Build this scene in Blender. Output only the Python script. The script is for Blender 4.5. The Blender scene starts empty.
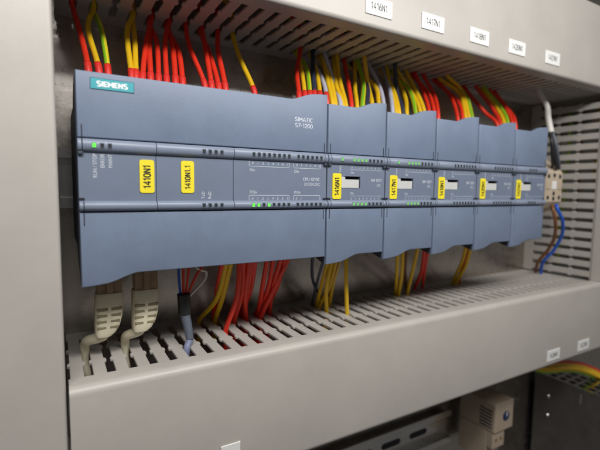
import bpy, bmesh, math, random
from mathutils import Vector, Matrix
random.seed(7)
S = 0.001                                  # everything below is written in millimetres

# ------------------------------------------------------------------ camera
sc = bpy.context.scene
CP = Vector((-8.0, -286.508, 45.107)); YAW, PITCH, ROLL, FPX = 0.52652, -0.085142, 0.012284, 418.536
fw = Vector((math.sin(YAW)*math.cos(PITCH), math.cos(YAW)*math.cos(PITCH), math.sin(PITCH)))
r0 = Vector((math.cos(YAW), -math.sin(YAW), 0)); u0 = r0.cross(fw)
RT = r0*math.cos(ROLL) + u0*math.sin(ROLL); UP = u0*math.cos(ROLL) - r0*math.sin(ROLL)
cam_d = bpy.data.cameras.new('camera'); cam = bpy.data.objects.new('camera', cam_d); sc.collection.objects.link(cam)
m = Matrix.Identity(4)
for i in range(3):
    m[i][0], m[i][1], m[i][2], m[i][3] = RT[i], UP[i], -fw[i], CP[i]*S
cam.matrix_world = m
cam_d.sensor_width = 36; cam_d.lens = 36*FPX/600; cam_d.clip_start = 0.005; cam_d.clip_end = 20
cam_d.dof.use_dof = True; cam_d.dof.focus_distance = 0.232; cam_d.dof.aperture_fstop = 8.5
sc.camera = cam

# ------------------------------------------------------------------ world, lamps, exposure
w = bpy.data.worlds.new('World'); sc.world = w; w.use_nodes = True
w.node_tree.nodes['Background'].inputs[0].default_value = (1.0, 0.95, 0.9, 1)
w.node_tree.nodes['Background'].inputs[1].default_value = 0.105
def area(name, loc, target, sx, sy, power, col):
    d = bpy.data.lights.new(name, 'AREA'); d.shape = 'RECTANGLE'; d.size = sx; d.size_y = sy; d.energy = power; d.color = col
    o = bpy.data.objects.new(name, d); sc.collection.objects.link(o); o.location = loc
    o.rotation_euler = (Vector(target)-Vector(loc)).to_track_quat('-Z', 'Y').to_euler()
    return o
area('cabinet_tube_lamp', (0.14, -0.283, 0.221), (0.17, -0.05, 0.03), 0.52, 0.020, 1.10, (1.0, 0.985, 0.955))
area('added_fill_light', (-0.05, -1.1, 1.22), (0.17, -0.06, 0.0), 1.2, 0.45, 11.5, (1.0, 0.975, 0.94))  # added soft fill from overhead, lifts what the tube lamp leaves dark
sc.view_settings.view_transform = 'Standard'; sc.view_settings.look = 'None'; sc.view_settings.exposure = 0.0; sc.view_settings.gamma = 1
sc.render.engine = 'CYCLES'; sc.cycles.use_denoising = True

# ------------------------------------------------------------------ pixel helpers (a pixel of the 600 x 450 photo gives a direction)
def ray(u, v): return fw + RT*((u-300)/FPX) - UP*((v-225)/FPX)
def atY(u, v, Y):
    d = ray(u, v); return CP + d*((Y-CP.y)/d.y)
def atZ(u, v, Z):
    d = ray(u, v); return CP + d*((Z-CP.z)/d.z)

# ------------------------------------------------------------------ materials
def mat(name, col, rough=0.5, metal=0.0, noise=0.0, nscale=400, bump=0.0, bscale=4000, emit=None, estr=0, spec=0.5, rvar=0.0, stretch=(1,1,1), trans=0.0):
    mt = bpy.data.materials.new(name); mt.use_nodes = True
    nt = mt.node_tree; b = nt.nodes['Principled BSDF']
    b.inputs['Base Color'].default_value = (*col, 1); b.inputs['Roughness'].default_value = rough; b.inputs['Metallic'].default_value = metal
    b.inputs['Specular IOR Level'].default_value = spec
    b.inputs['Transmission Weight'].default_value = trans
    if emit: b.inputs['Emission Color'].default_value = (*emit, 1); b.inputs['Emission Strength'].default_value = estr
    tc = nt.nodes.new('ShaderNodeTexCoord'); mp = nt.nodes.new('ShaderNodeMapping'); mp.inputs['Scale'].default_value = stretch
    geo = nt.nodes.new('ShaderNodeNewGeometry'); nt.links.new(geo.outputs['Position'], mp.inputs[0])
    if noise or rvar:
        n = nt.nodes.new('ShaderNodeTexNoise'); n.inputs['Scale'].default_value = nscale; n.inputs['Detail'].default_value = 6; n.inputs['Roughness'].default_value = 0.65
        nt.links.new(mp.outputs[0], n.inputs[0])
        if noise:
            mx = nt.nodes.new('ShaderNodeMix'); mx.data_type = 'RGBA'
            mx.inputs[6].default_value = (*[c*(1-noise) for c in col], 1); mx.inputs[7].default_value = (*[min(1, c*(1+noise)) for c in col], 1)
            rp = nt.nodes.new('ShaderNodeMapRange'); rp.inputs[1].default_value = 0.3; rp.inputs[2].default_value = 0.7
            nt.links.new(n.outputs[0], rp.inputs[0]); nt.links.new(rp.outputs[0], mx.inputs[0]); nt.links.new(mx.outputs[2], b.inputs['Base Color'])
        if rvar:
            rr = nt.nodes.new('ShaderNodeMapRange'); rr.inputs[1].default_value = 0.3; rr.inputs[2].default_value = 0.7
            rr.inputs[3].default_value = max(0.05, rough-rvar); rr.inputs[4].default_value = min(1, rough+rvar)
            nt.links.new(n.outputs[0], rr.inputs[0]); nt.links.new(rr.outputs[0], b.inputs['Roughness'])
    if bump:
        n2 = nt.nodes.new('ShaderNodeTexNoise'); n2.inputs['Scale'].default_value = bscale; n2.inputs['Detail'].default_value = 3
        nt.links.new(mp.outputs[0], n2.inputs[0])
        bp = nt.nodes.new('ShaderNodeBump'); bp.inputs['Strength'].default_value = bump; bp.inputs['Distance'].default_value = 0.0002
        nt.links.new(n2.outputs[0], bp.inputs['Height']); nt.links.new(bp.outputs[0], b.inputs['Normal'])
    return mt
M = {
 'door':  mat('door_plastic', (0.160, 0.204, 0.295), 0.44, noise=0.07, nscale=45, bump=0.4, bscale=2600, rvar=0.05),
 'panel': mat('panel_plastic', (0.155, 0.19, 0.265), 0.50, noise=0.05, nscale=60, bump=0.25, bscale=2600),
 'bar':   mat('bar_plastic', (0.205, 0.243, 0.325), 0.36, noise=0.04, nscale=80),
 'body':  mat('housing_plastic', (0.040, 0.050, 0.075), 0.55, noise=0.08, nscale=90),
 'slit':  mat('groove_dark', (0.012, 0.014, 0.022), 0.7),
 'pvc':   mat('duct_grey_pvc', (0.475, 0.447, 0.415), 0.40, noise=0.05, nscale=22, bump=0.16, bscale=700, rvar=0.06),
 'steel': mat('galvanised_steel', (0.50, 0.465, 0.43), 0.30, metal=1.0, noise=0.14, nscale=90, rvar=0.07, bump=0.15, bscale=500),
 'zinc':  mat('rail_zinc', (0.62, 0.62, 0.61), 0.24, metal=1.0, noise=0.12, nscale=120, rvar=0.08, stretch=(0.2,1,1)),
 'dsteel':mat('painted_box_steel', (0.21, 0.20, 0.185), 0.38, metal=0.8, noise=0.10, nscale=60, rvar=0.08),
 'white': mat('label_white', (0.80, 0.80, 0.79), 0.5, noise=0.02),
 'yellow':mat('label_yellow', (0.86, 0.72, 0.03), 0.45, noise=0.03),
 'ink':   mat('ink_black', (0.015, 0.015, 0.015), 0.6),
 'print': mat('print_white', (0.62, 0.66, 0.72), 0.6),
 'teal':  mat('badge_teal', (0.055, 0.36, 0.42), 0.4),
 'tealb': mat('badge_border', (0.03, 0.09, 0.13), 0.5),
 'bwhite':mat('badge_print', (0.85, 0.88, 0.88), 0.5),
 'led':   mat('led_dark', (0.035, 0.04, 0.045), 0.25),
 'ledrim':mat('led_rim', (0.16, 0.19, 0.25), 0.4),
 'ledon': mat('led_green', (0.08, 0.55, 0.05), 0.3, emit=(0.16, 1.0, 0.08), estr=0.75),
 'ledweak': mat('led_green_weak', (0.15, 0.45, 0.12), 0.3, emit=(0.25, 0.9, 0.15), estr=0.22),
 'card':  mat('insert_card', (0.55, 0.56, 0.55), 0.6, noise=0.05, nscale=300),
 'red':   mat('wire_red', (0.78, 0.035, 0.014), 0.38, noise=0.06, nscale=200),
 'ferr':  mat('ferrule_red', (0.70, 0.035, 0.025), 0.32),
 'yel':   mat('wire_yellow', (0.80, 0.50, 0.012), 0.38, noise=0.05, nscale=200),
 'vio':   mat('wire_lavender', (0.48, 0.49, 0.62), 0.42, noise=0.05, nscale=200),
 'navy':  mat('wire_navy', (0.028, 0.035, 0.075), 0.42),
 'brown': mat('wire_brown', (0.20, 0.075, 0.025), 0.42, noise=0.06, nscale=200),
 'blue':  mat('wire_blue', (0.015, 0.10, 0.55), 0.38, noise=0.05, nscale=200),
 'black': mat('wire_black', (0.018, 0.018, 0.02), 0.45),
 'grey':  mat('cable_grey', (0.10, 0.115, 0.15), 0.5, noise=0.08, nscale=150),
 'lgrey': mat('cable_light_grey', (0.42, 0.42, 0.40), 0.5, noise=0.05, nscale=150),
 'wwire': mat('wire_white', (0.68, 0.66, 0.62), 0.42),
 'boot':  mat('plug_boot_beige', (0.78, 0.72, 0.54), 0.45, noise=0.05, nscale=150, bump=0.1, bscale=1500),
 'plug':  mat('plug_smoky_plastic', (0.34, 0.23, 0.14), 0.25, noise=0.15, nscale=150),
 'bootgap': mat('boot_gap_shade', (0.27, 0.225, 0.14), 0.6),
 'tail': mat('cable_blue_grey', (0.19, 0.21, 0.33), 0.5),
 'beige': mat('terminal_beige', (0.50, 0.41, 0.31), 0.5, noise=0.06, nscale=100),
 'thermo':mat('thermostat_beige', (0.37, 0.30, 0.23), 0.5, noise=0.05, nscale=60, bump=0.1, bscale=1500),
 'dial':  mat('dial_blue', (0.012, 0.03, 0.09), 0.5),
 'chrome':mat('screw_chrome', (0.75, 0.75, 0.74), 0.18, metal=1.0),
}
def green_yellow():
    mt = mat('wire_green_yellow', (0.5, 0.6, 0.05), 0.38); nt = mt.node_tree; b = nt.nodes['Principled BSDF']
    at = nt.nodes.new('ShaderNodeAttribute'); at.attribute_name = 'stripe'
    rp = nt.nodes.new('ShaderNodeValToRGB'); rp.color_ramp.interpolation = 'CONSTANT'
    rp.color_ramp.elements[0].color = (0.22, 0.52, 0.02, 1); rp.color_ramp.elements[1].color = (0.72, 0.62, 0.02, 1); rp.color_ramp.elements[1].position = 0.5
    nt.links.new(at.outputs['Fac'], rp.inputs[0]); nt.links.new(rp.outputs[0], b.inputs['Base Color'])
    return mt
M['gy'] = green_yellow()

# ------------------------------------------------------------------ mesh helpers
C = sc.collection
def link(name, me, mt=None, parent=None, smooth=False):
    o = bpy.data.objects.new(name, me); C.objects.link(o)
    if mt is not None and not me.materials: me.materials.append(M[mt])
    if smooth:
        for p in me.polygons: p.use_smooth = True
    if parent is not None: o.parent = parent
    return o
def obj(name, bm, mt, parent=None, smooth=False, auto=None):
    bmesh.ops.recalc_face_normals(bm, faces=bm.faces)
    me = bpy.data.meshes.new(name); bm.to_mesh(me); bm.free()
    o = link(name, me, mt, parent, smooth)
    if auto is not None:
        for p in me.polygons: p.use_smooth = True
        me.set_sharp_from_angle(angle=math.radians(auto))
    return o
def local(o):                                  # keep world-coordinate meshes when the parent stands elsewhere
    o.matrix_parent_inverse = o.parent.matrix_basis.inverted()
    return o
def tag(o, label, cat, group=None):
    o['label'] = label; o['category'] = cat
    if group: o['group'] = group
    return o
def empty(name, loc, label=None, cat=None, group=None):
    o = bpy.data.objects.new(name, None); C.objects.link(o); o.location = Vector(loc)*S; o.empty_display_size = 0.01
    if label: tag(o, label, cat, group)
    return o
def box(bm, a, b, bev=0.0, seg=2):
    t = bmesh.new()
    x0,x1 = sorted((a[0],b[0])); y0,y1 = sorted((a[1],b[1])); z0,z1 = sorted((a[2],b[2]))
    vs = [t.verts.new((x*S,y*S,z*S)) for x in (x0,x1) for y in (y0,y1) for z in (z0,z1)]
    for f in ((0,1,3,2),(4,6,7,5),(0,4,5,1),(2,3,7,6),(0,2,6,4),(1,5,7,3)): t.faces.new([vs[i] for i in f])
    if bev: bmesh.ops.bevel(t, geom=t.edges[:], offset=bev*S, segments=seg, affect='EDGES', profile=0.5)
    merge(bm, t)
def merge(bm, t):
    me = bpy.data.meshes.new('tmp'); t.to_mesh(me); t.free(); bm.from_mesh(me); bpy.data.meshes.remove(me)
def prism(bm, pts, fn, t0, t1, bev=0.0, seg=2, onlyfront=False):
    """pts: 2-D outline; fn(a, b, t) -> xyz in mm; extruded from t0 to t1"""
    t = bmesh.new()
    A = [t.verts.new(Vector(fn(a, b, t0))*S) for a, b in pts]; B = [t.verts.new(Vector(fn(a, b, t1))*S) for a, b in pts]
    fa = t.faces.new(A); fb = t.faces.new(B[::-1]); n = len(pts)
    for i in range(n): t.faces.new((A[i], B[i], B[(i+1) % n], A[(i+1) % n]))
    bmesh.ops.recalc_face_normals(t, faces=t.faces)
    if bev:
        es = list(fa.edges) if onlyfront else list(fa.edges)+list(fb.edges)
        bmesh.ops.bevel(t, geom=es, offset=bev*S, segments=seg, affect='EDGES', profile=0.5)
    merge(bm, t)
XZ = lambda a, b, t: (a, t, b)
YZ = lambda a, b, t: (t, a, b)
def one_box(name, a, b, mt, parent, bev=0.0):
    bm = bmesh.new(); box(bm, a, b, bev); return obj(name, bm, mt, parent)
def spline(P, n=8):
    P = [Vector(p) for p in P]; Q = [P[0]*2-P[1]] + P + [P[-1]*2-P[-2]]; out = []
    for i in range(1, len(Q)-2):
        a, b, c, d = Q[i-1:i+3]
        for k in range(n):
            t = k/n
            out.append(0.5*((2*b)+(c-a)*t+(2*a-5*b+4*c-d)*t*t+(3*b-a-3*c+d)*t**3))
    return out + [P[-1]]
def tube(bm, P, r, sides=10, n=8, stripes=False, smoothpath=True):
    pts = spline(P, n) if smoothpath else [Vector(p) for p in P]
    rings = []; prev = None
    for i, p in enumerate(pts):
        t = (pts[min(i+1, len(pts)-1)]-pts[max(i-1, 0)]).normalized()
        if prev is None:
            a = t.orthogonal().normalized()
        else:
            a = (prev-t*prev.dot(t)).normalized()
        prev = a; b = t.cross(a)
        rr = r[0]+(r[1]-r[0])*i/(len(pts)-1) if isinstance(r, tuple) else r
        rings.append([bm.verts.new((p+(a*math.cos(2*math.pi*k/sides)+b*math.sin(2*math.pi*k/sides))*rr)*S) for k in range(sides)])
    fs = []
    for i in range(len(rings)-1):
        for k in range(sides):
            f = bm.faces.new((rings[i][k], rings[i][(k+1) % sides], rings[i+1][(k+1) % sides], rings[i+1][k])); f.smooth = True; fs.append(k)
    bm.faces.new(rings[0][::-1]); bm.faces.new(rings[-1])
def tube_obj(name, P, r, mt, parent=None, sides=10, n=8):
    bm = bmesh.new(); tube(bm, P, r, sides, n)
    for f in bm.faces: f.smooth = len(f.verts) == 4
    me_o = obj(name, bm, mt, parent)
    if mt == 'gy':
        me = me_o.data; at = me.attributes.new('stripe', 'FLOAT', 'FACE')
        q = [p for p in range(len(me.polygons))]
        for i in q: at.data[i].value = 1.0 if ((i % sides)//2) % 2 else 0.0
    return me_o
def cyl(bm, c, axis, r, h, sides=20, bev=0.0):
    t = bmesh.new(); ax = Vector(axis).normalized(); a = ax.orthogonal().normalized(); b = ax.cross(a); c = Vector(c)
    A = [t.verts.new((c+(a*math.cos(2*math.pi*k/sides)+b*math.sin(2*math.pi*k/sides))*r)*S) for k in range(sides)]
    B = [t.verts.new((c+ax*h+(a*math.cos(2*math.pi*k/sides)+b*math.sin(2*math.pi*k/sides))*r)*S) for k in range(sides)]
    t.faces.new(A); f = t.faces.new(B)
    for k in range(sides): t.faces.new((A[k], A[(k+1) % sides], B[(k+1) % sides], B[k]))
    if bev: bmesh.ops.bevel(t, geom=list(f.edges), offset=bev*S, segments=2, affect='EDGES')
    merge(bm, t)
TXT = {}
def text(name, s, size, origin, mt, parent, rot=0.0, bold=0.0, align='LEFT', sx=1.0, lift=0.06):
    """lettering facing -Y; size = cap height in mm; rot: quarter turns counter-clockwise"""
    key = (s, round(bold, 4), align)
    if key not in TXT:
        cu = bpy.data.curves.new('txt', 'FONT'); cu.body = s; cu.size = 1; cu.align_x = align; cu.offset = bold; cu.resolution_u = 3
        t = bpy.data.objects.new('txt', cu); C.objects.link(t)
        dg = bpy.context.evaluated_depsgraph_get(); dg.update()
        TXT[key] = bpy.data.meshes.new_from_object(t.evaluated_get(dg)); bpy.data.objects.remove(t); bpy.data.curves.remove(cu)
    me = TXT[key].copy(); k = size/0.73
    c, s_ = math.cos(rot*math.pi/2), math.sin(rot*math.pi/2)
    for v in me.vertices:
        x, y = v.co.x*k*sx, v.co.y*k
        v.co = Vector((origin[0]+x*c-y*s_, origin[1]-lift, origin[2]+x*s_+y*c))*S
    me.materials.clear(); me.materials.append(M[mt])
    o = bpy.data.objects.new(name, me); C.objects.link(o); o.parent = parent
    return o
def arc(cx, cy, rx, ry, a0, a1, n=10): return [(cx+rx*math.cos(math.radians(a0+(a1-a0)*k/n)), cy+ry*math.sin(math.radians(a0+(a1-a0)*k/n))) for k in range(n+1)]
GLYPH = {'0': (0.62, [arc(.27, .5, .23, .46, 90, 449, 20)]), '1': (0.48, [[(.06, .74), (.26, .96), (.26, .04)]]),
 '2': (0.60, [arc(.27, .70, .22, .26, 165, -20, 10)+[(.05, .04), (.52, .04)]]), '4': (0.62, [[(.40, .04), (.40, .96), (.04, .32), (.54, .32)]]),
 '5': (0.60, [[(.48, .96), (.10, .96), (.07, .56)]+arc(.26, .34, .24, .29, 130, -150, 12)]),
 '6': (0.60, [[(.42, .95)]+arc(.36, .40, .30, .50, 120, 180, 6)[1:]+arc(.28, .31, .23, .27, 180, 530, 18)]), '7': (0.58, [[(.04, .96), (.50, .96), (.20, .04)]]),
 '8': (0.60, [arc(.27, .28, .23, .24, 90, 449, 18), arc(.27, .73, .20, .22, -90, 269, 16)]), 'N': (0.68, [[(.08, .02), (.08, .98)], [(.08, .96), (.52, .04)], [(.52, .02), (.52, .98)]]), '.': (0.26, [[(.10, .02), (.10, .14)]]),
 'S': (0.60, [arc(.27, .73, .21, .23, 30, 270, 12)+arc(.27, .27, .22, .23, 90, -150, 12)]), '-': (0.46, [[(.06, .45), (.36, .45)]]), 'C': (0.66, [arc(.32, .5, .26, .46, 45, 315, 16)]),
 'P': (0.60, [[(.08, .02), (.08, .96), (.30, .96)]+arc(.30, .71, .20, .25, 90, -90, 8)+[(.10, .46)]]), 'U': (0.66, [[(.07, .98), (.07, .30)]+arc(.30, .28, .23, .24, 180, 360, 10)+[(.53, .98)]]),
 'M': (0.78, [[(.08, .02), (.08, .98)], [(.08, .95), (.36, .30)], [(.36, .30), (.64, .95)], [(.64, .02), (.64, .98)]]), ' ': (0.34, []), 'E': (0.58, [[(.10, .0), (.10, 1.0)], [(.10, .91), (.50, .91)], [(.10, .50), (.46, .50)], [(.10, .09), (.50, .09)]]),
 'I': (0.24, [[(.10, .02), (.10, .98)]]), 'A': (0.66, [[(.02, .02), (.30, .96), (.58, .02)], [(.14, .34), (.46, .34)]]), 'T': (0.58, [[(.02, .96), (.52, .96)], [(.27, .96), (.27, .02)]])}
def marks(name, s, size, origin, mt, parent, rot=0, align='LEFT', weight=0.13, sx=1.0, lift=0.06):
    wd = sum(GLYPH[c][0] for c in s); x = {'LEFT': 0, 'CENTER': -wd/2, 'RIGHT': -wd}[align]; bm = bmesh.new(); n = 0
    c_, s_ = math.cos(rot*math.pi/2), math.sin(rot*math.pi/2)
    for c in s:
        for st in GLYPH[c][1]:
            n += 1; P = [Vector(p) for p in st]; L, Rr = [], []; closed = (P[0]-P[-1]).length < 0.03
            for i, p in enumerate(P):
                a = (P[i]-P[i-1]).normalized() if i else None; b = (P[i+1]-P[i]).normalized() if i < len(P)-1 else None
                if closed and a is None: a = (P[-1]-P[-2]).normalized()
                if closed and b is None: b = (P[1]-P[0]).normalized()
                a = a or b; b = b or a; t = (a+b).normalized() if (a+b).length > 0.2 else a
                k = min(1.8, 1/max(0.3, t.dot(a))); nn = Vector((-t.y, t.x))*weight/2*k
                L.append(p+nn); Rr.append(p-nn)
            def put(p):
                X, Y = (x+p.x)*size*sx, p.y*size
                return bm.verts.new(Vector((origin[0]+X*c_-Y*s_, origin[1]-lift-0.012*(n % 5), origin[2]+X*s_+Y*c_))*S)
            l = [put(p) for p in L]; r_ = [put(p) for p in Rr]
            for i in range(len(P)-1): bm.faces.new((r_[i], r_[i+1], l[i+1], l[i]))
        x += GLYPH[c][0]
    return obj(name, bm, mt, parent)
def settle(root):                                # children carry world-coordinate meshes; take the root's position out
    for ch in [o for o in C.objects if o.parent == root]:
        ch.matrix_parent_inverse = Matrix.Translation(-root.location)

# ------------------------------------------------------------------ setting: mounting plate
bm = bmesh.new(); box(bm, (-90, 0, -330), (900, 2.5, 330))
plate = obj('mounting_plate', bm, 'steel'); plate['kind'] = 'structure'; plate['label'] = 'galvanised steel mounting plate behind the ducts and modules'

# ------------------------------------------------------------------ slotted wiring ducts
PITCH_S, SLOT0, D0, D1, WT = 10.0, 2.7, 10.6, 70.3, 1.6
def rib_outline(hw=3.0):
    out = []; side = [(D0-0.6, hw)]
    for nk in (30.5, 51.3):
        side += [(nk-2.4, hw), (nk-1.2, hw+1.05), (nk+1.2, hw+1.05), (nk+2.4, hw)]
    side.append((D1+0.6, hw))
    return [(h, d) for d, h in side] + [(-h, d) for d, h in side[::-1]]
def duct(name, fn, s0, s1, H, cover_r, label, slot0=SLOT0, proud=1.2, front=84.0, cs=(0, 0), both=False):
    """fn(s, d, h): s along the duct, d towards the viewer, h into the duct from its slotted wall"""
    root = empty(name, fn((s0+s1)/2, 0, H/2), label, 'cable duct')
    bm = bmesh.new(); prism(bm, [(1.0, 0.2), (H-1.0, 0.2), (H-1.0, 2.2), (1.0, 2.2)], lambda h, d, t: fn(t, d, h), s0, s1); obj('duct_base', bm, 'pvc', root)
    bm = bmesh.new(); prism(bm, [(H-WT, 0.2), (H, 0.2), (H, front-2.5), (H-WT, front-2.5)], lambda h, d, t: fn(t, d, h), s0, s1); obj('closed_wall', bm, 'pvc', root)
    bm = bmesh.new(); prism(bm, [(0, 0.2), (WT, 0.2), (WT, D0), (0, D0)], lambda h, d, t: fn(t, d, h), s0, s1); obj('rear_wall_strip', bm, 'pvc', root)
    bm = bmesh.new(); prism(bm, [(0, D1), (WT, D1), (WT, front-2.5), (0, front-2.5)], lambda h, d, t: fn(t, d, h), s0, s1); obj('front_wall_strip', bm, 'pvc', root)
    # ribs between the slots, all sharing one mesh
    bm = bmesh.new(); prism(bm, rib_outline(), lambda s, d, t: fn(s, d, t), 0.012, WT-0.012, 0.25, 1)
    z = Vector(fn(0, 0, 0))*S
    bmesh.ops.recalc_face_normals(bm, faces=bm.faces)
    me = bpy.data.meshes.new('rib'); bm.to_mesh(me); bm.free(); me.materials.append(M['pvc'])
    k = math.ceil((s0+3.2-slot0-5)/PITCH_S)
    step = (Vector(fn(1, 0, 0))-Vector(fn(0, 0, 0)))
    while True:
        s = slot0+5+k*PITCH_S; k += 1
        if s > s1-3.2: break
        o = bpy.data.objects.new('rib', me); C.objects.link(o); o.parent = root; o.location = step*s*S
    # snap-on cover: a channel with rounded shoulders
    p, r, th, fl = proud, cover_r, 1.4, 72.6
    out = [(-p, fl)]
    for a in range(0, 91, 15): out.append((-p+r-r*math.cos(math.radians(a)), front-r+r*math.sin(math.radians(a))))
    for a in range(90, -1, -15): out.append((H+p-r+r*math.cos(math.radians(a)), front-r+r*math.sin(math.radians(a))))
    out += [(H+p, fl), (H+0.12, fl), (H+0.12, front-th-1), (H-1.0, front-th), (1.0, front-th), (-0.12, front-th-1), (-0.12, fl)]
    bm = bmesh.new(); prism(bm, out, lambda h, d, t: fn(t, d, h), s0+cs[0], s1+cs[1])
    cv = obj('cover', bm, 'pvc', root, auto=40)
    settle(root)
    return root
ZT, ZB, XR, XL = 143.0, -44.8, 460.0, -8.4
top = duct('slotted_cable_duct', lambda s, d, h: (s, -d, ZT+h), -6.0, 560, 68, 2.5, 'grey slotted wiring duct above the modules with five white labels on its cover')
bot = duct('slotted_cable_duct', lambda s, d, h: (s, -d, ZB-h), -6.0, 560, 66.5, 4.0, 'grey slotted wiring duct below the modules, catching the wires from underneath')
left = duct('slotted_cable_duct', lambda s, d, h: (XL-h, -d, s), -300, 330, 70, 2.0, 'upright grey wiring duct beside the wide controller, with a plain closed cover', slot0=7.0)
right = duct('slotted_cable_duct', lambda s, d, h: (XR+h, -d, s), -43.2, 141.4, 60, 2.0, 'upright grey wiring duct with slotted side, beyond the beige terminal block', slot0=7.0)
def duct_label(root, x, z, s, wd=20.5, ht=10.2, front=-84.0):
    y = front
    bm = bmesh.new(); box(bm, (x-wd/2, y-0.7, z-ht/2), (x+wd/2, y-0.02, z+ht/2), 0.25, 1)
    o = obj('identification_label', bm, 'white', root); o.matrix_parent_inverse = Matrix.Translation(-root.location)
    if s: marks('lettering', s, 4.2, (x, y-0.7, z-2.0), 'ink', o, align='CENTER', sx=0.92, weight=0.11)
for a, b, s in (((366, 0), (391, 19), '1416N1'), ((422, 12), (443, 35), '1417N1'), ((470, 27), (488, 48), '1418N1'), ((508, 39), (525, 59), '1420N1'), ((545, 52), (559, 67), '1421N1')):
    p = (atY(*a, -84)+atY(*b, -84))/2; duct_label(top, p.x, 154.3 if s != '1416N1' else 153.9, s)
for a, b in (((546, 350), (560, 358)), ((577, 341), (589, 347))):
    p = (atY(*a, -84)+atY(*b, -84))/2; duct_label(bot, p.x, -101.6, '1427N1' if a[0] > 560 else '1426N1', 20, 10)
p = atY(230.5, 443.5, -84); duct_label(bot, p.x, p.z-5.0, '', 11, 10)

# ------------------------------------------------------------------ controller and expansion modules
FY = -80.0
G = 0.42
def tab_profile(W):                             # lower edge of the lower door, left to right
    pts = [(G, 0.2), (5.5, 0.45), (10.5, 1.0)]
    for k in range(1, 8):
        t = k/7; e = t*t*(3-2*t); pts.append((10.5+13.5*t, 1.0+4.1*(0.55*e+0.45*t)))
    return pts + [(W-G, 5.1)]
CHEEK = [(-78, 0.4), (-74, 1.2), (-66, 3.6), (-58, 7.2), (-50, 12.0), (-46, 16), (-46, 30), (-78, 30)]
def device(name, x0, W, label, cat, group=None):
    root = empty(name, (x0+W/2, -8, 0), label, cat, group)
    # housing
    prof = [(-76.6, 9), (-76.6, 91), (-62, 91), (-60, 84.5), (-12, 84.5), (-8, 80), (-8, 20), (-12, 15.5), (-60, 15.5), (-62, 9)]
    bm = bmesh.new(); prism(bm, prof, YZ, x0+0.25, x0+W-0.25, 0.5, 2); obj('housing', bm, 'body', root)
    # doors with side cheeks
    low = tab_profile(W)
    for up in (0, 1):
        o2 = low + [(W-G, 33.7), (G, 33.7)]
        ck = CHEEK
        if up:
            o2 = [(W-a, 100-b) for a, b in o2]; o2[-1] = (o2[-1][0], 66.5); o2[-2] = (o2[-2][0], 66.5)
            ck = [(a, 100-b) for a, b in CHEEK]
        bm = bmesh.new(); prism(bm, [(x0+a, b) for a, b in o2], XZ, FY, FY+3.2, 0.55, 3, onlyfront=True)
        d = obj('terminal_door', bm, 'door', root, auto=35)
        for xa, full in ((x0+0.30, not up), (x0+W-1.5, up)):
            c2 = ck if full else [(a, max(b, 5.6)) if not up else (a, min(b, 94.4)) for a, b in ck]
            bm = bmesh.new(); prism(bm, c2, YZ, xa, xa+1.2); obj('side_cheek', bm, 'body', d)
        if up: updoor = d
    return root
def ridge(root, x0, W, z0, z1, seams):
    n = 12; zc = (z0+z1)/2; h = (z1-z0)/2; pts = [(FY+2.5, z0)]
    for k in range(n+1):
        a = math.pi*k/n; pts.append((FY+0.3-2.3*math.sin(a), zc-h*math.cos(a)))
    pts.append((FY+2.5, z1))
    xs = [x0+0.35, x0+2.2] + [x0+s for s in seams] + [x0+W-2.2, x0+W-0.35]
    for i in range(len(xs)-1):
        a = xs[i]+(0.14 if i else 0); b = xs[i+1]-(0.14 if i < len(xs)-2 else 0)
        bm = bmesh.new(); prism(bm, pts, YZ, a, b, 0.18 if 0 < i < len(xs)-2 else 0.35, 2); obj('ridge_bar', bm, 'bar', root, auto=40)
def grooves(root, x0, W):
    for xa in (x0+2.2, x0+W-2.2):
        one_box('groove', (xa-0.22, FY-0.10, 66.2), (xa+0.22, FY+1, 72.0), 'slit', root)
        one_box('groove', (xa-0.22, FY-0.10, 27.8), (xa+0.22, FY+1, 34.0), 'slit', root)
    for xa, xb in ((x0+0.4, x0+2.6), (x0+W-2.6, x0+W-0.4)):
        one_box('shade_nub', (xa, FY-1.2, 58.9), (xb, FY+1.5, 60.4), 'body', root, 0.4)  # dark nub modelled in place of the shadow under the upper bar's ends
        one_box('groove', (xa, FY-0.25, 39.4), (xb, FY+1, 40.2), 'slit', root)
def led(root, x, z, on=0):
    a = z > 50
    bm = bmesh.new(); box(bm, (x-0.78, FY-2.12, z-0.95), (x+0.78, FY-1.0, z+0.95), 0.12, 1)
    o = obj('led_window', bm, {0: 'led', 1: 'ledon', 2: 'ledweak'}[on], root)
    bm = bmesh.new(); box(bm, (x-1.02, FY-2.04, z-1.2), (x+1.02, FY-0.9, z+1.2), 0.12, 1); obj('led_frame', bm, 'ledrim', o)
def line(bm, xa, za, xb, zb, y=FY+0.25, wd=0.2):
    box(bm, (min(xa, xb)-wd/2, y-0.07, min(za, zb)-wd/2), (max(xa, xb)+wd/2, y+0.1, max(za, zb)+wd/2))
PY = FY+0.25                                     # front of the middle panel
ZU, ZL = 63.15, 36.5                             # centre lines of the two ridge bars
def tape(root, xa, xb, za, zb, s, size=3.3):
    pts = []
    r = 1.1
    for cx, cz, a0 in ((xb-r, zb-r, 0), (xa+r, zb-r, 90), (xa+r, za+r, 180), (xb-r, za+r, 270)):
        for k in range(4):
            a = math.radians(a0+k*30); pts.append((cx+r*math.cos(a), cz+r*math.sin(a)))
    bm = bmesh.new(); prism(bm, pts, XZ, PY-0.45, PY-0.02, 0.08, 1)
    o = obj('identification_tape', bm, 'yellow', root)
    marks('lettering', s, size, ((xa+xb)/2+size/2, PY-0.45, (za+zb)/2), 'ink', o, rot=1, align='CENTER', weight=0.17, sx=1.0 if len(s) < 7 else 1.05)

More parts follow.
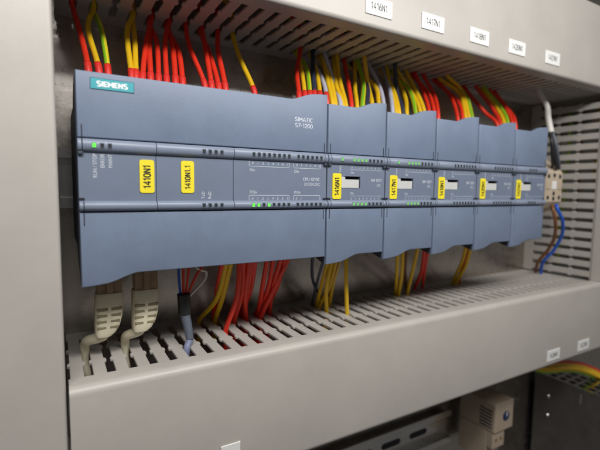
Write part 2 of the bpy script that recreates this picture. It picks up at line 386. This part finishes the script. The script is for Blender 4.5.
# --- the wide controller
W = 130.0
cpu = device('programmable_controller', 0, W, 'wide blue grey controller with teal badge at the end of the module row', 'controller')
sm = (33.1, 71.7)
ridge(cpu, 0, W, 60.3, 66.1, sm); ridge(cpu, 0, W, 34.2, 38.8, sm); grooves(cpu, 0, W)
for a, b in ((0.45, 33.1), (33.1, 71.7), (71.7, W-0.45)):
    one_box('middle_panel', (a+(0.15 if a > 1 else 0), PY, 38.4), (b-(0.15 if b < 129 else 0), FY+3.4, 60.7), 'panel', cpu)
for x, on in ((6.8, 1), (10.0, 0), (13.1, 0)): led(cpu, x, ZU, on)
for k in range(4): led(cpu, 55.7+3.05*k, ZU); led(cpu, 55.5+3.08*k, ZL)
for k in range(8): led(cpu, 82.4+3.02*k, ZU); led(cpu, 82.3+3.03*k, ZL, 1 if k in (0, 1, 3) else 0)
for k in range(6): led(cpu, 109.5+3.02*k, ZU); led(cpu, 109.3+3.04*k, ZL)
for x, s in ((7.9, 'RUN / STOP'), (11.0, 'ERROR'), (14.2, 'MAINT')):
    text('lettering', s, 1.7, (x-0.1, PY, 59.7), 'print', cpu, rot=1, align='RIGHT', sx=0.86)
for x, s in ((56.5, 'TxD'), (59.8, 'RxD')): text('lettering', s, 1.7, (x, PY, 39.7), 'print', cpu, rot=1, sx=0.86)
marks('lettering', 'SIMATIC', 2.3, (119.8, FY, 82.9), 'print', cpu, align='RIGHT', sx=1.38)
marks('lettering', 'S7-1200', 2.3, (119.8, FY, 79.6), 'print', cpu, align='RIGHT', sx=1.28)
marks('lettering', 'CPU 1215C', 1.7, (125.2, PY, 50.0), 'print', cpu, align='RIGHT', sx=1.32)
text('lettering', 'DC/DC/DC', 1.7, (125.2, PY, 47.3), 'print', cpu, align='RIGHT', sx=0.92)
for nm, x, n, z, zt, zn in (('DIa', 80.6, 8, 57.0, 54.4, 58.1), ('DIb', 107.6, 6, 57.0, 54.4, 58.1), ('DQa', 80.6, 8, 41.6, 42.7, 39.3), ('DQb', 107.6, 2, 41.6, 42.7, 39.3)):
    L = 24.2 if x < 100 else 17.8; e = 59.6 if z > 50 else 39.0
    bm = bmesh.new(); line(bm, x, z, x+L, z); line(bm, x, z, x, e); line(bm, x+L, z, x+L, e); obj('printed_bracket', bm, 'print', cpu)
    text('lettering', nm, 1.5, (x+0.3, PY, zt), 'print', cpu)
    for k in range(n): text('lettering', '.%d' % k, 1.35, (x+1.2+3.02*k, PY, zn), 'print', cpu)
bm = bmesh.new(); box(bm, (6.0, FY-0.25, 87.5), (24.0, FY-0.01, 92.4), 0.08, 1); bd = obj('badge', bm, 'tealb', cpu)
bm = bmesh.new(); box(bm, (6.25, FY-0.32, 87.75), (23.75, FY-0.1, 92.15)); obj('badge_face', bm, 'teal', bd)
marks('lettering', 'SIEMENS', 2.3, (15.0, FY-0.32, 88.8), 'bwhite', bd, align='CENTER', weight=0.21, sx=1.36)
tape(cpu, 25.6, 32.2, 42.5, 57.9, '1410N1', 3.3); tape(cpu, 44.7, 51.1, 42.6, 58.2, '1410N1.1', 2.75)
settle(cpu)
# --- five expansion modules
W = 45.0
MODS = ['1416N1', '1417N1', '1418N1', '1420N1', '1421N1']
mods = []
for i, code in enumerate(MODS):
    x0 = 130+45*i
    lit = ['with four green lights lit on each bar', 'with four green lights lit on each bar', 'with all its lights off', 'with all its lights off', 'at the far end of the row'][i]
    r = device('expansion_module', x0, W, 'narrow blue grey module with yellow tape %s, %s' % (code, lit), 'module', 'expansion modules beside the controller')
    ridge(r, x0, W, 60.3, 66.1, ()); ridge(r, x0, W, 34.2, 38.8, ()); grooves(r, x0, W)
    wx0, wx1, wz0, wz1 = x0+12.4, x0+24.9, 46.2, 53.3
    bm = bmesh.new()
    box(bm, (x0+0.45, PY, 38.4), (wx0, FY+3.4, 60.7)); box(bm, (wx1, PY, 38.4), (x0+W-0.45, FY+3.4, 60.7))
    box(bm, (wx0, PY, 38.4), (wx1, FY+3.4, wz0)); box(bm, (wx0, PY, wz1), (wx1, FY+3.4, 60.7))
    mp = obj('middle_panel', bm, 'panel', r)
    bm = bmesh.new(); box(bm, (wx0-0.3, FY+3.0, wz0-0.3), (wx1+0.3, FY+3.3, wz1+0.3)); wn = obj('window_recess', bm, 'slit', r)
    bm = bmesh.new(); box(bm, (x0+10.6, PY-0.25, wz0+0.1), (wx1-1.2, PY-0.05, wz1-1.9)); box(bm, (x0+10.6, PY-0.25, wz1-1.9), (x0+13.2, PY-0.05, wz1-0.4)); obj('paper_insert', bm, 'card', wn)
    g = 4 if i < 2 else 0
    if i < 2: led(r, x0+9.6, ZU, 2)
    nled = 8 if i < 4 else 4
    for k in range(nled):
        led(r, x0+18.4+3.05*k, ZU, 2 if k < g else 0); led(r, x0+18.7+3.05*k, ZL, 2 if k < g else 0)
    marks('lettering', 'SM 1221', 1.75, (x0+42.2, PY, 50.4), 'print', r, align='RIGHT', sx=1.3)
    text('lettering', 'DC', 1.6, (x0+41.4, PY, 47.4), 'print', r, align='RIGHT')
    text('lettering', 'DIAG', 1.2, (x0+10.2, PY, 55.6), 'print', r, rot=1)
    for nm, z, zt, zn in (('DIa', 57.4, 55.0, 58.2), ('DIb', 41.4, 42.4, 39.2)):
        bm = bmesh.new(); line(bm, x0+17.2, z, x0+42, z, wd=0.16); obj('printed_line', bm, 'print', r)
        text('lettering', nm, 1.3, (x0+17.4, PY, zt), 'print', r)
        for k in range(nled): text('lettering', '.%d' % k, 1.2, (x0+17.6+3.05*k, PY, zn), 'print', r)
    tape(r, x0+4.0, x0+10.4, 39.5, 54.9, code, 3.3)
    settle(r); mods.append(r)

# ------------------------------------------------------------------ DIN rails
def rail(x0, x1, zc, label, slots=True):
    prof = [(-0.02, zc-12.5), (-0.02, zc+12.5), (-6.5, zc+12.5), (-6.5, zc+17.5), (-7.5, zc+17.5), (-7.5, zc+11.5), (-1.0, zc+11.5), (-1.0, zc-11.5), (-7.5, zc-11.5), (-7.5, zc-17.5), (-6.5, zc-17.5), (-6.5, zc-12.5)]
    bm = bmesh.new(); prism(bm, prof, YZ, x0, x1)
    root = tag(obj('mounting_rail', bm, 'zinc'), label, 'rail')
    if slots:
        x = x0+14
        while x < x1-14:
            pts = []
            for k in range(7): a = math.radians(-90+30*k); pts.append((x+9+3.1*math.cos(a), zc+3.1*math.sin(a)))
            for k in range(7): a = math.radians(90+30*k); pts.append((x-9+3.1*math.cos(a), zc+3.1*math.sin(a)))
            bm = bmesh.new(); prism(bm, pts, XZ, -1.06, -0.9); obj('slot_hole', bm, 'slit', root); x += 36
    return root
rail(-6.5, 458, 50, 'zinc plated rail carrying the controller and its modules', slots=False)
rail(-40, 338, -197.5, 'zinc plated rail with oblong holes beneath the lower duct')

# ------------------------------------------------------------------ wires
NAMES = {'red': ('red_wire', 'red'), 'yel': ('yellow_wire', 'yellow'), 'gy': ('green_yellow_wire', 'green-yellow'), 'vio': ('lavender_wire', 'pale lavender'), 'navy': ('navy_wire', 'dark navy'), 'brown': ('brown_wire', 'brown'), 'grey': ('grey_wire', 'grey')}
def slotx(x, s0=SLOT0): return s0+10*round((x-s0)/10)
used = {}
def claim(key, y, r):
    """a place along the slot at depth y that no other wire takes"""
    taken = used.setdefault(key, [])
    cand = sorted([-12.6-0.4*k for k in range(36)] + [-33.5-0.4*k for k in range(36)], key=lambda c: abs(c-y))
    for c in cand:
        if all(abs(c-t) > r+rr for t, rr in taken): taken.append((c, r)); return c
    taken.append((y, r)); return y
TOPW = [  # colour, at the door edge, where the duct's shadow falls, at the slot
 ('red', (88, 67), (81.3, 33), (80.5, 6)), ('yel', (98.7, 68), (88, 29), (85, 5)), ('gy', (108, 70), (101.3, 31), (89, 5)),
 ('yel', (131.5, 74.7), (128, 34.7), (125.9, 10.7)), ('yel', (136, 74.7), (134, 41), (129, 13)),
 ('red', (142.7, 77), (145.9, 41), (147.5, 16)), ('red', (150.7, 77), (149.6, 44), (148, 16)), ('red', (158.7, 78.7), (156, 44), (150.7, 16)),
 ('red', (166.7, 80), (166, 44), (164.8, 16)), ('red', (175.5, 80), (173.3, 46.7), (166.7, 18.7)), ('red', (182.7, 81.3), (178.5, 50.7), (168, 21)),
 ('red', (204.5, 84), (190.7, 48), (184, 21)), ('red', (211.5, 85.3), (205.3, 48), (201.3, 24)), ('red', (218.7, 86.7), (210.5, 57), (202.7, 25)), ('red', (225.3, 86.7), (217.9, 53), (216, 29)),
 ('yel', (254, 90.7), (240, 57), (232.8, 34.7)),
 ('red', (299, 94.7), (297.5, 70), (296.5, 48)), ('yel', (304.8, 94.7), (302, 70), (300, 48)), ('gy', (310, 94.7), (306.5, 70), (302.7, 48)), ('navy', (314.5, 94.7), (312.5, 70), (310.7, 50)),
 ('yel', (320, 95), (317, 72), (316, 51)), ('vio', (326.5, 96), (320.5, 76), (317, 53))]
M1W = [('yel', (332.5, 104), (325.5, 76), (319, 54)), ('yel', (343, 105), (336.5, 82), (331, 56)), ('yel', (335.5, 104), (328.8, 77), (321, 54.7)), ('vio', (340.5, 104), (335, 85), (323, 55)), ('yel', (346, 105), (339.5, 80), (335.5, 56)), ('red', (351.5, 105), (349, 80), (347, 60)), ('yel', (357, 105), (355.5, 88), (352.5, 61)),
 ('gy', (362.5, 105), (364.5, 84), (366.7, 56)), ('navy', (367, 105), (366, 84), (362, 58)), ('yel', (372, 104), (369, 88), (364, 60)), ('yel', (378.7, 102.7), (373, 83), (368, 58.7)), ('vio', (383.5, 102.7), (378.7, 84), (371, 60))]
M2W = [('yel', (396, 111), (391, 90), (383, 66)), ('yel', (420, 111), (412.5, 92), (404, 68)), ('vio', (392.5, 110.7), (389.5, 88), (380, 67)), ('yel', (399, 111.5), (392.5, 88), (384, 66)), ('navy', (403, 112), (398, 90), (388, 66)), ('yel', (406.7, 112), (404, 95), (396, 68)), ('gy', (415.5, 112), (409, 91), (402, 67)),
 ('yel', (424, 110.7), (416, 91), (407, 68)), ('red', (429, 110.7), (424, 93), (417, 70)), ('red', (434, 111), (429, 94), (421, 71)), ('red', (438, 112), (434, 96), (428, 72))]
M3W = [('yel', (465.5, 117), (459, 95), (447, 77)), ('red', (457.5, 117.5), (451.5, 98), (442, 77)), ('red', (462.5, 117.5), (456, 98), (445, 78)), ('yel', (468.8, 117), (461.5, 92), (450, 76)), ('gy', (472, 117), (465, 95), (454, 78))]
M4W = [('red', (497, 124), (485, 113.5), (466, 86)), ('red', (500.5, 124), (492, 109), (478, 86)), ('yel', (504, 122.7), (497, 107), (482, 88)), ('gy', (507.5, 122), (500, 107), (486, 88)), ('red', (512, 122), (504, 106), (490.7, 89)), ('red', (515, 121.5), (508, 108), (493, 90))]
def wire_top(c, a, b, e, where, group, r, xmax=None):
    nm, cn = NAMES[c]; r *= random.uniform(0.93, 1.06); b = (b[0]+random.uniform(-1.1, 1.1), b[1]+random.uniform(-2, 2))
    A = atY(*a, -44); B = atY(*b, -32); E0 = atZ(*e, ZT)
    ex = slotx(E0.x); ey = claim(('t', ex), min(-13, max(-25, E0.y)), r+0.12)
    P = [(A.x+0.2*(A.x-B.x), -47, 86), (A.x, -44, A.z), (B.x, -32, B.z), (ex, ey, ZT-1), (ex, ey, ZT+5), (ex-3, ey-2, ZT+16), (ex-14, ey-4, ZT+22)]
    o = tube_obj(nm, P, r, c)
    tag(o, '%s wire from the upper duct into the top of the %s' % (cn, where), 'wire', '%s wires %s' % (cn, group))
    if not where.startswith('wide'): return o
    q = spline(P, 8); k = 9
    Q = [q[2], q[6], q[8], q[8]+(q[10]-q[8])*0.45]
    bm = bmesh.new(); tube(bm, Q, r+0.38, 10, 3); obj('ferrule_sleeve', bm, 'ferr', o)
    return o
TL = {0: 'red wire above the teal badge, beside a yellow and a striped wire', 1: 'yellow wire above the teal badge, between a red and a striped wire', 2: 'green-yellow wire above the teal badge, beside a yellow wire', 15: 'lone bent yellow wire standing apart above the wide controller'}
for k in (3, 4): TL[k] = 'yellow wire of the close pair beside the red bunch above the controller'
for k in range(5, 11): TL[k] = 'red wire in the bunch of six above the controller, beside the yellow pair'
for k in range(11, 15): TL[k] = 'red wire in the bunch of four above the controller, beside the lone yellow wire'
for k, t in enumerate(TOPW):
    o = wire_top(*t, 'wide controller', 'above the controller', 1.5); cn = NAMES[t[0]][1]
    lab = TL.get(k, "%s wire in the mixed bunch above the controller's raised corner" % cn); o['label'] = lab; o['group'] = ('%s wires above the controller, ' % cn) + {0: 'by badge', 1: 'by badge', 2: 'by badge', 3: 'pair', 4: 'pair', 15: 'lone'}.get(k, 'bunch of six' if k < 11 else 'bunch of four' if k < 15 else 'mixed bunch')
for L, code in ((M1W, '1416N1'), (M2W, '1417N1'), (M3W, '1418N1'), (M4W, '1420N1')):
    for t in L: wire_top(*t, 'module taped ' + code, 'above module ' + code, 1.66)

BOTW = [ # colour, at the door edge, half way, at the slot
 ('red', (222, 267), (216, 290), (204, 312), 0), ('yel', (231, 268), (222, 295), (207, 318), 0), ('yel', (226, 268), (216, 297), (203, 318), 0),
 ('red', (239, 265), (236, 295), (231, 329), 0), ('red', (244, 265), (239, 290), (234, 318), 0), ('red', (249, 264), (244, 295), (240, 320), 0), ('red', (255, 264), (249, 290), (243, 314), 0),
 ('red', (242, 264), (241, 290), (237, 322), 0), ('red', (252, 263), (246, 292), (242, 318), 0), ('red', (267, 263), (261, 288), (254, 317), 0), ('red', (285, 261), (276, 285), (262, 312), 0), ('red', (273, 262), (266, 290), (256, 316), 0), ('red', (281, 261), (271, 288), (266, 314), 0), ('red', (289, 261), (274, 285), (267, 317), 0),
 ('navy', (312, 259), (311.5, 280), (311, 300), 0), ('grey', (325, 262), (316, 280), (314, 304), 0),
 ('yel', (329.5, 262), (320, 285), (314, 307), 1), ('yel', (337, 261), (328, 285), (317, 307), 1), ('yel', (341, 260), (332, 280), (327.5, 306), 1), ('yel', (345.5, 259), (344.5, 285), (343, 314), 1),
 ('yel', (333, 261), (325, 286), (319, 308), 1), ('brown', (340, 260), (330, 283), (322, 305), 1), ('yel', (397, 254), (395, 275), (394, 295), 2), ('yel', (402, 253), (400, 275), (397, 296), 2), ('brown', (406, 250), (403, 270), (399, 290), 2), ('yel', (417.5, 249), (411, 270), (404, 295), 2), ('red', (424, 248), (420, 270), (411, 287), 2), ('red', (428, 247), (423, 268), (414, 286), 2),
 ('yel', (466, 247), (460, 262), (451, 284), 3), ('yel', (471, 247), (464, 265), (457.5, 284), 3), ('red', (468.5, 245), (464, 255), (453, 280), 3)]
WH = ['wide controller', 'module taped 1416N1', 'module taped 1417N1', 'module taped 1418N1']
for bi, (c, a, b, e, wi) in enumerate(BOTW):
    nm, cn = NAMES[c]; r = 1.62 if wi == 0 else 1.5
    if c in ('navy', 'grey'): r = 1.1
    A = atY(*a, -50); E0 = atZ(*e, ZB); ex = slotx(E0.x); yt = max(-47, min(-14, E0.y)); ey = claim(('b', ex), yt, r+0.12)
    Bm = atY(*b, (-50+ey)/2)
    P = [(A.x, -53, 15), (A.x, -51, max(A.z, 3)), (Bm.x, (-50+ey)/2-2, Bm.z), (ex, ey, ZB+1), (ex, ey, ZB-6), (ex+0.5, ey+4, ZB-18), (ex+3, min(ey+8, -6), ZB-36)]
    o = tube_obj(nm, P, r, c)
    tag(o, '%s wire running from under the %s into the lower duct' % (cn, WH[wi]), 'wire', '%s wires under %s' % (cn, WH[wi]))
    if wi == 0 and c == 'red':
        k = 0 if bi == 0 else 1 if a[0] < 260 else 2
        o['label'] = ('dark red wire behind the two yellow wires under the wide controller', 'red wire in the bunch beside the two yellow wires under the wide controller', 'red wire in the bunch under the wide controller, beside bare steel plate')[k]; o['group'] = 'red wires under wide controller, ' + ('by the yellow pair', 'first bunch', 'second bunch')[k]

# wires lying inside the ducts, seen through the slots
for k, (c, y, z, lab) in enumerate((('red', -66, -64, 'red wire lying inside the lower duct just behind its cover'), ('lgrey', -58, -62, 'pale grey cable lying lengthwise inside the lower duct'), ('black', -47, -64, 'black cable lying lengthwise inside the lower duct'),
                                ('brown', -73, -70, 'brown wire lying inside the lower duct against its cover'), ('red', -38, -68, 'red wire lying deep inside the lower duct'), ('blue', -52, -72, 'blue wire lying lengthwise inside the lower duct'))):
    P = [(x, y+random.uniform(-2, 2), z+random.uniform(-2.0, 2.0)) for x in range(-4, 560, 40)]
    o = tube_obj({'lgrey': 'grey_cable', 'black': 'black_cable'}.get(c, NAMES.get(c, ('blue_wire',))[0]), P, 2.6 if c in ('lgrey', 'black') else 1.7, c, n=4); tag(o, lab, 'wire')
for c, x, y, lab in (('gy', 500, -20, 'green and yellow striped wire standing inside the slotted side duct'), ('yel', 502, -50, 'yellow wire standing inside the slotted side duct'), ('brown', 498, -34, 'brown wire standing inside the slotted side duct')):
    P = [(x+random.uniform(-2, 2), y+random.uniform(-3, 3), z) for z in range(-40, 141, 20)]
    tag(tube_obj(NAMES[c][0], P, 1.6, c, n=4), lab, 'wire')

# ------------------------------------------------------------------ network cables with moulded boots
def network_cable(xc, end, label, first):
    root = empty('network_cable', (xc, -50, -30), label, 'cable', 'network cables under the controller')
    y0 = -50; w2 = 6.4 if first else 6.1
    bm = bmesh.new(); box(bm, (xc-5.9, y0-4.2, -10.2), (xc+5.9, y0+4.2, 14), 0.4, 1); obj('plug', bm, 'plug', root)
    bm = bmesh.new(); box(bm, (xc-1.5, y0-6.0, -9), (xc+1.5, y0-4.3, 8), 0.3, 1); obj('latch_tab', bm, 'plug', root)
    # boot: a tapered sleeve with strain-relief slits
    secs = [(-9.6, 0, 6.5, 5.0), (-10.6, 0, 6.8, 5.4), (-16, -0.1, 6.8, 5.5), (-22, -0.5, 6.6, 5.4), (-27, -1.2, 6.0, 5.2), (-30.5, -2.2, 5.0, 4.8), (-32.5, -3.0, 3.6, 4.0)]
    bm = bmesh.new(); rings = []
    for z, dx, hw, hd in secs:
        ring = []
        for k in range(20):
            a = 2*math.pi*k/20; ca, sa = math.cos(a), math.sin(a)
            ring.append(bm.verts.new(((xc+dx+hw*math.copysign(abs(ca)**0.45, ca))*S, (y0+hd*math.copysign(abs(sa)**0.45, sa))*S, z*S)))
        rings.append(ring)
    for i in range(len(rings)-1):
        for k in range(20): bm.faces.new((rings[i][k], rings[i][(k+1) % 20], rings[i+1][(k+1) % 20], rings[i+1][k]))
    bm.faces.new(rings[0][::-1]); bm.faces.new(rings[-1])
    bt = obj('boot', bm, 'boot', root, auto=50)
    for k in range(4):
        z = -17.6-3.2*k; dx = -0.25-0.30*k; hw = 6.1-0.35*k
        for sx in (-1, 1):
            bm = bmesh.new(); a, b = sorted((sx*0.7, sx*hw)); t = 0.14*k
            box(bm, (xc+dx+a, y0-5.62+t, z-0.8), (xc+dx+b, y0-4.2, z+0.8), 0.25, 1); obj('relief_slit', bm, 'bootgap', bt)
    ex = slotx(end[0]); ey = claim(('b', ex), end[1], 2.0)
    P = [(xc-2.6, y0, -29), (xc-3.6, y0+0.5, -33), ((xc-5+ex)/2-1.5, (y0+ey)/2, -36.2), (ex, ey-1, -39.5), (ex, ey, ZB), (ex+0.3, ey, ZB-9), (ex+4, ey-3, ZB-20), (ex+18, ey-4, ZB-24)]
    bm = bmesh.new(); tube(bm, P, (3.1, 1.5), 14, 8)
    for f in bm.faces: f.smooth = len(f.verts) == 4
    obj('cord', bm, 'boot', root)
    settle(root)
network_cable(14.0, (2.7, -37), 'beige network cable with ribbed boot at the corner of the controller, outer one', True)
network_cable(32.2, (22.7, -39), 'beige network cable with ribbed boot, between its twin and the grey cable', False)

# grey multicore cable with heat-shrink collar and thin cores
gc = empty('multicore_cable', (54, -50, -45), 'dark grey multicore cable with black collar splitting into thin cores', 'cable')
J = [atY(184.5, 312, -50), atY(187.5, 325, -52), atY(190, 340, -54)]
ex = slotx(J[2].x); claim(('b', ex), -54, 2.0)
P = [J[0]+Vector((0, 0, 6)), J[0], J[1], J[2], Vector((52.7, -57, ZB)), Vector((52.7, -57, ZB-8)), Vector((56, -58, ZB-20)), Vector((70, -58, ZB-27))]
for nm, pts, r, mt in (('jacket', P[:4]+[], (3.4, 2.15), 'grey'), ('jacket_tail', P[3:], 1.9, 'tail'), ('collar', [atY(183.5, 293.5, -50), atY(184.2, 303, -50), atY(184.8, 313.5, -50)], 3.6, 'black')):
    bm = bmesh.new(); tube(bm, pts, r, 14, 6)
    for f in bm.faces: f.smooth = len(f.verts) == 4
    obj(nm, bm, mt, gc)
for c, px in (('blue', ((179, 262), (178.7, 275), (180.5, 296))), ('red', ((183, 262), (183.5, 275), (183.3, 296))), ('red', ((189, 262), (188, 276), (185.5, 296))), ('red', ((203, 264), (196, 276), (187, 296))), ('wwire', ((196, 266), (201, 270), (206, 271.5), (205.5, 278), (199, 286), (189.5, 296)))):
    pts = [atY(*p, -50+0.4*k) for k, p in enumerate(px)]
    bm = bmesh.new(); tube(bm, [pts[0]+Vector((0, -1, 9))]+pts, 0.75, 8, 6)
    for f in bm.faces: f.smooth = len(f.verts) == 4
    obj('core', bm, c, gc)
settle(gc)

# ------------------------------------------------------------------ terminal block beside the modules, with its wires
tb = empty('terminal_block', (414, -10, 50), 'beige terminal block on the rail between the last module and the slotted duct', 'terminal block')
prof = [(-7.6, 24), (-40, 24), (-52, 30), (-57, 36), (-57, 64), (-52, 71), (-40, 78), (-7.6, 78)]
for k in range(3):
    xa = 396+9.6*k
    bm = bmesh.new(); prism(bm, prof, YZ, xa, xa+9.3, 0.4, 1); sl = obj('terminal', bm, 'beige', tb)
    for z in ((60.5, 40.0) if k != 1 else (61.5, 44.0, 39.0)):
        bm = bmesh.new(); cyl(bm, (xa+4.65, -56.4, z), (0, -1, 0), 2.0, 0.75, 14); obj('screw_hole', bm, 'slit', sl)
    one_box('marker', (xa+1.0, -57.6, 48.2), (xa+8.3, -56.8, 56), 'white' if k == 1 else 'beige', sl, 0.2)
settle(tb)
def free(name, pts, r, c, label, cat='wire', sides=10):
    bm = bmesh.new(); tube(bm, pts, r, sides, 8)
    for f in bm.faces: f.smooth = len(f.verts) == 4
    return tag(obj(name, bm, c), label, cat)
Y5 = -60
cb = empty('supply_cable', (400, -55, 125), 'white sheathed cable with black cores hanging into the beige terminal block', 'cable')
sx = slotx(388); claim(('t', sx), -45, 3)
bm = bmesh.new(); tube(bm, [(sx, -47, ZT+12), (sx, -47, ZT-1), atY(547, 106, -50), atY(548.3, 118, -53), atY(551, 133, -57)], (1.95, 2.9), 12, 8)
for f in bm.faces: f.smooth = len(f.verts) == 4
obj('sheath', bm, 'wwire', cb)
for k, (a, b, c2) in enumerate((((551, 132), (553, 146), (556, 166)), ((552.5, 132), (556.5, 147), (559, 165)), ((549.8, 132), (551.5, 143), (552.5, 163)))):
    bm = bmesh.new(); tube(bm, [atY(*a, -56.5), atY(*b, -60-k), atY(*c2, -58), atY(c2[0], c2[1]+5, -50)], 1.35, 10, 8)
    for f in bm.faces: f.smooth = len(f.verts) == 4
    obj('core', bm, 'black' if k != 1 else 'grey', cb)
settle(cb)
free('brown_wire', [atY(552, 203, -50), atY(553, 209, -57), atY(555.5, 222, -58), atY(554.5, 237, -52), atY(548, 250, -42), atY(538, 262, -30), (452.7, -19.5, ZB), (452.7, -19.5, ZB-14)], 1.6, 'brown', 'brown wire curving from the beige terminal block down into the lower duct')
free('blue_wire', [atY(556, 203, -50), atY(557, 208, -57), atY(562.5, 221, -58), atY(561.5, 236, -52), atY(553, 251, -42), atY(543, 262, -32), (452.7, -25.5, ZB), (452.7, -25.5, ZB-14)], 1.6, 'blue', 'bright blue wire curving from the beige terminal block down into the lower duct')

# ------------------------------------------------------------------ below the lower duct
th = empty('thermostat', (366, -8, -200), 'beige cabinet thermostat with blue dial on the lower rail', 'thermostat')
X0, X1, Y0, Y1, Z1, Z0 = 350.5, 379.5, -7.6, -48.5, -159.5, -222
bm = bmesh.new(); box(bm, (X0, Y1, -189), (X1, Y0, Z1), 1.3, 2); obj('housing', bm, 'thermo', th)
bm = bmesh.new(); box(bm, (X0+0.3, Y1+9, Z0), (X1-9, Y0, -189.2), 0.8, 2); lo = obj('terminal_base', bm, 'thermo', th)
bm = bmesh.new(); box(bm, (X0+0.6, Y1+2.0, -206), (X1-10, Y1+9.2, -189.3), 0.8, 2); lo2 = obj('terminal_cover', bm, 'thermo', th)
for x in (X0+6, X0+13.5):
    bm = bmesh.new(); cyl(bm, (x, Y1+2.2, -197.5), (0, -1, 0), 1.5, 0.5, 14); obj('screw_hole', bm, 'brown', lo2)
bm = bmesh.new(); cyl(bm, (X0+16.5, Y1+0.3, -174), (0, -1, 0), 4.6, 1.3, 24, 0.3); dl = obj('dial', bm, 'dial', th)
one_box('pointer', (X0+16.1, Y1-1.4, -174), (X0+16.9, Y1-0.9, -170), 'white', dl)
for k in range(6):
    z = -168.5-3.4*k
    one_box('vent_slit', (X0-0.06, Y1+3.5, z), (X0+0.6, Y1+17, z+1.6), 'slit', th)
settle(th)
ps = empty('power_supply', (540, -5, -240), 'dark grey metal power supply box with perforated top, below the lower duct', 'power supply')
PX, PZ = 492.0, -173.5
bm = bmesh.new(); box(bm, (PX, -122, -300), (PX+1.2, -4, PZ), 0.2, 1); sd = obj('side_panel', bm, 'dsteel', ps)
# top with a field of square holes: bars both ways
bm = bmesh.new()
n1, n2 = 6, 11
for k in range(n1+1):
    x = PX+1.3+12*k; box(bm, (x, -122, PZ-1.25), (x+3.6, -4, PZ-0.05))
obj('top_bars', bm, 'zinc', ps)
bm = bmesh.new()
for k in range(n2+1):
    y = -4-10.4*k; box(bm, (PX+1.3, y-3.2, PZ-1.3), (PX+1.3+12*n1+3.6, y, PZ-0.12))
obj('top_cross_bars', bm, 'zinc', ps)
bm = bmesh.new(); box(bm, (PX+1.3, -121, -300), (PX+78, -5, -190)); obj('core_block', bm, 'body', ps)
for (u, v) in ((548, 396), (547, 415)):
    d = ray(u, v); p = CP+d*((PX-CP.x)/d.x)
    bm = bmesh.new(); bmesh.ops.create_uvsphere(bm, u_segments=18, v_segments=12, radius=2.7*S, matrix=Matrix.Translation(Vector((PX+0.6, p.y, p.z))*S)); s1 = obj('screw', bm, 'chrome', sd)
    one_box('screw_recess', (PX-2.2, p.y-1.3, p.z-0.3), (PX-1.4, p.y+1.3, p.z+0.3), 'slit', s1)
d = ray(580.5, 399); p = CP+d*((PX-CP.x)/d.x)
one_box('keyhole_edge', (PX-0.5, p.y-1.1, p.z-6), (PX+0.3, p.y+1.1, p.z+6), 'chrome', sd, 0.3)
settle(ps)
for k, (c, dv, dy, nm, lab) in enumerate((('red', -2.5, 0, 'red_wire', 'red wire arching over the perforated box below the lower duct'), ('yel', 0, -2, 'yellow_wire', 'yellow wire arching over the perforated box, under the red one'), ('yel', 2.6, -5, 'yellow_wire', 'yellow wire arching over the perforated box, between yellow and striped wires'),
                              ('gy', 5.0, -1, 'green_yellow_wire', 'green and yellow striped wire arching lowest over the perforated box'))):
    y = -46+dy
    pts = [atY(500, 352, y+22), atY(535, 364+dv, y+4), atY(550, 366+dv, y), atY(565, 365+dv, y), atY(582, 367+dv, y), atY(600, 375+dv, y), atY(618, 390+dv, y)]
    o = tube_obj(nm, pts, 2.5, c, sides=10); tag(o, lab, 'wire')
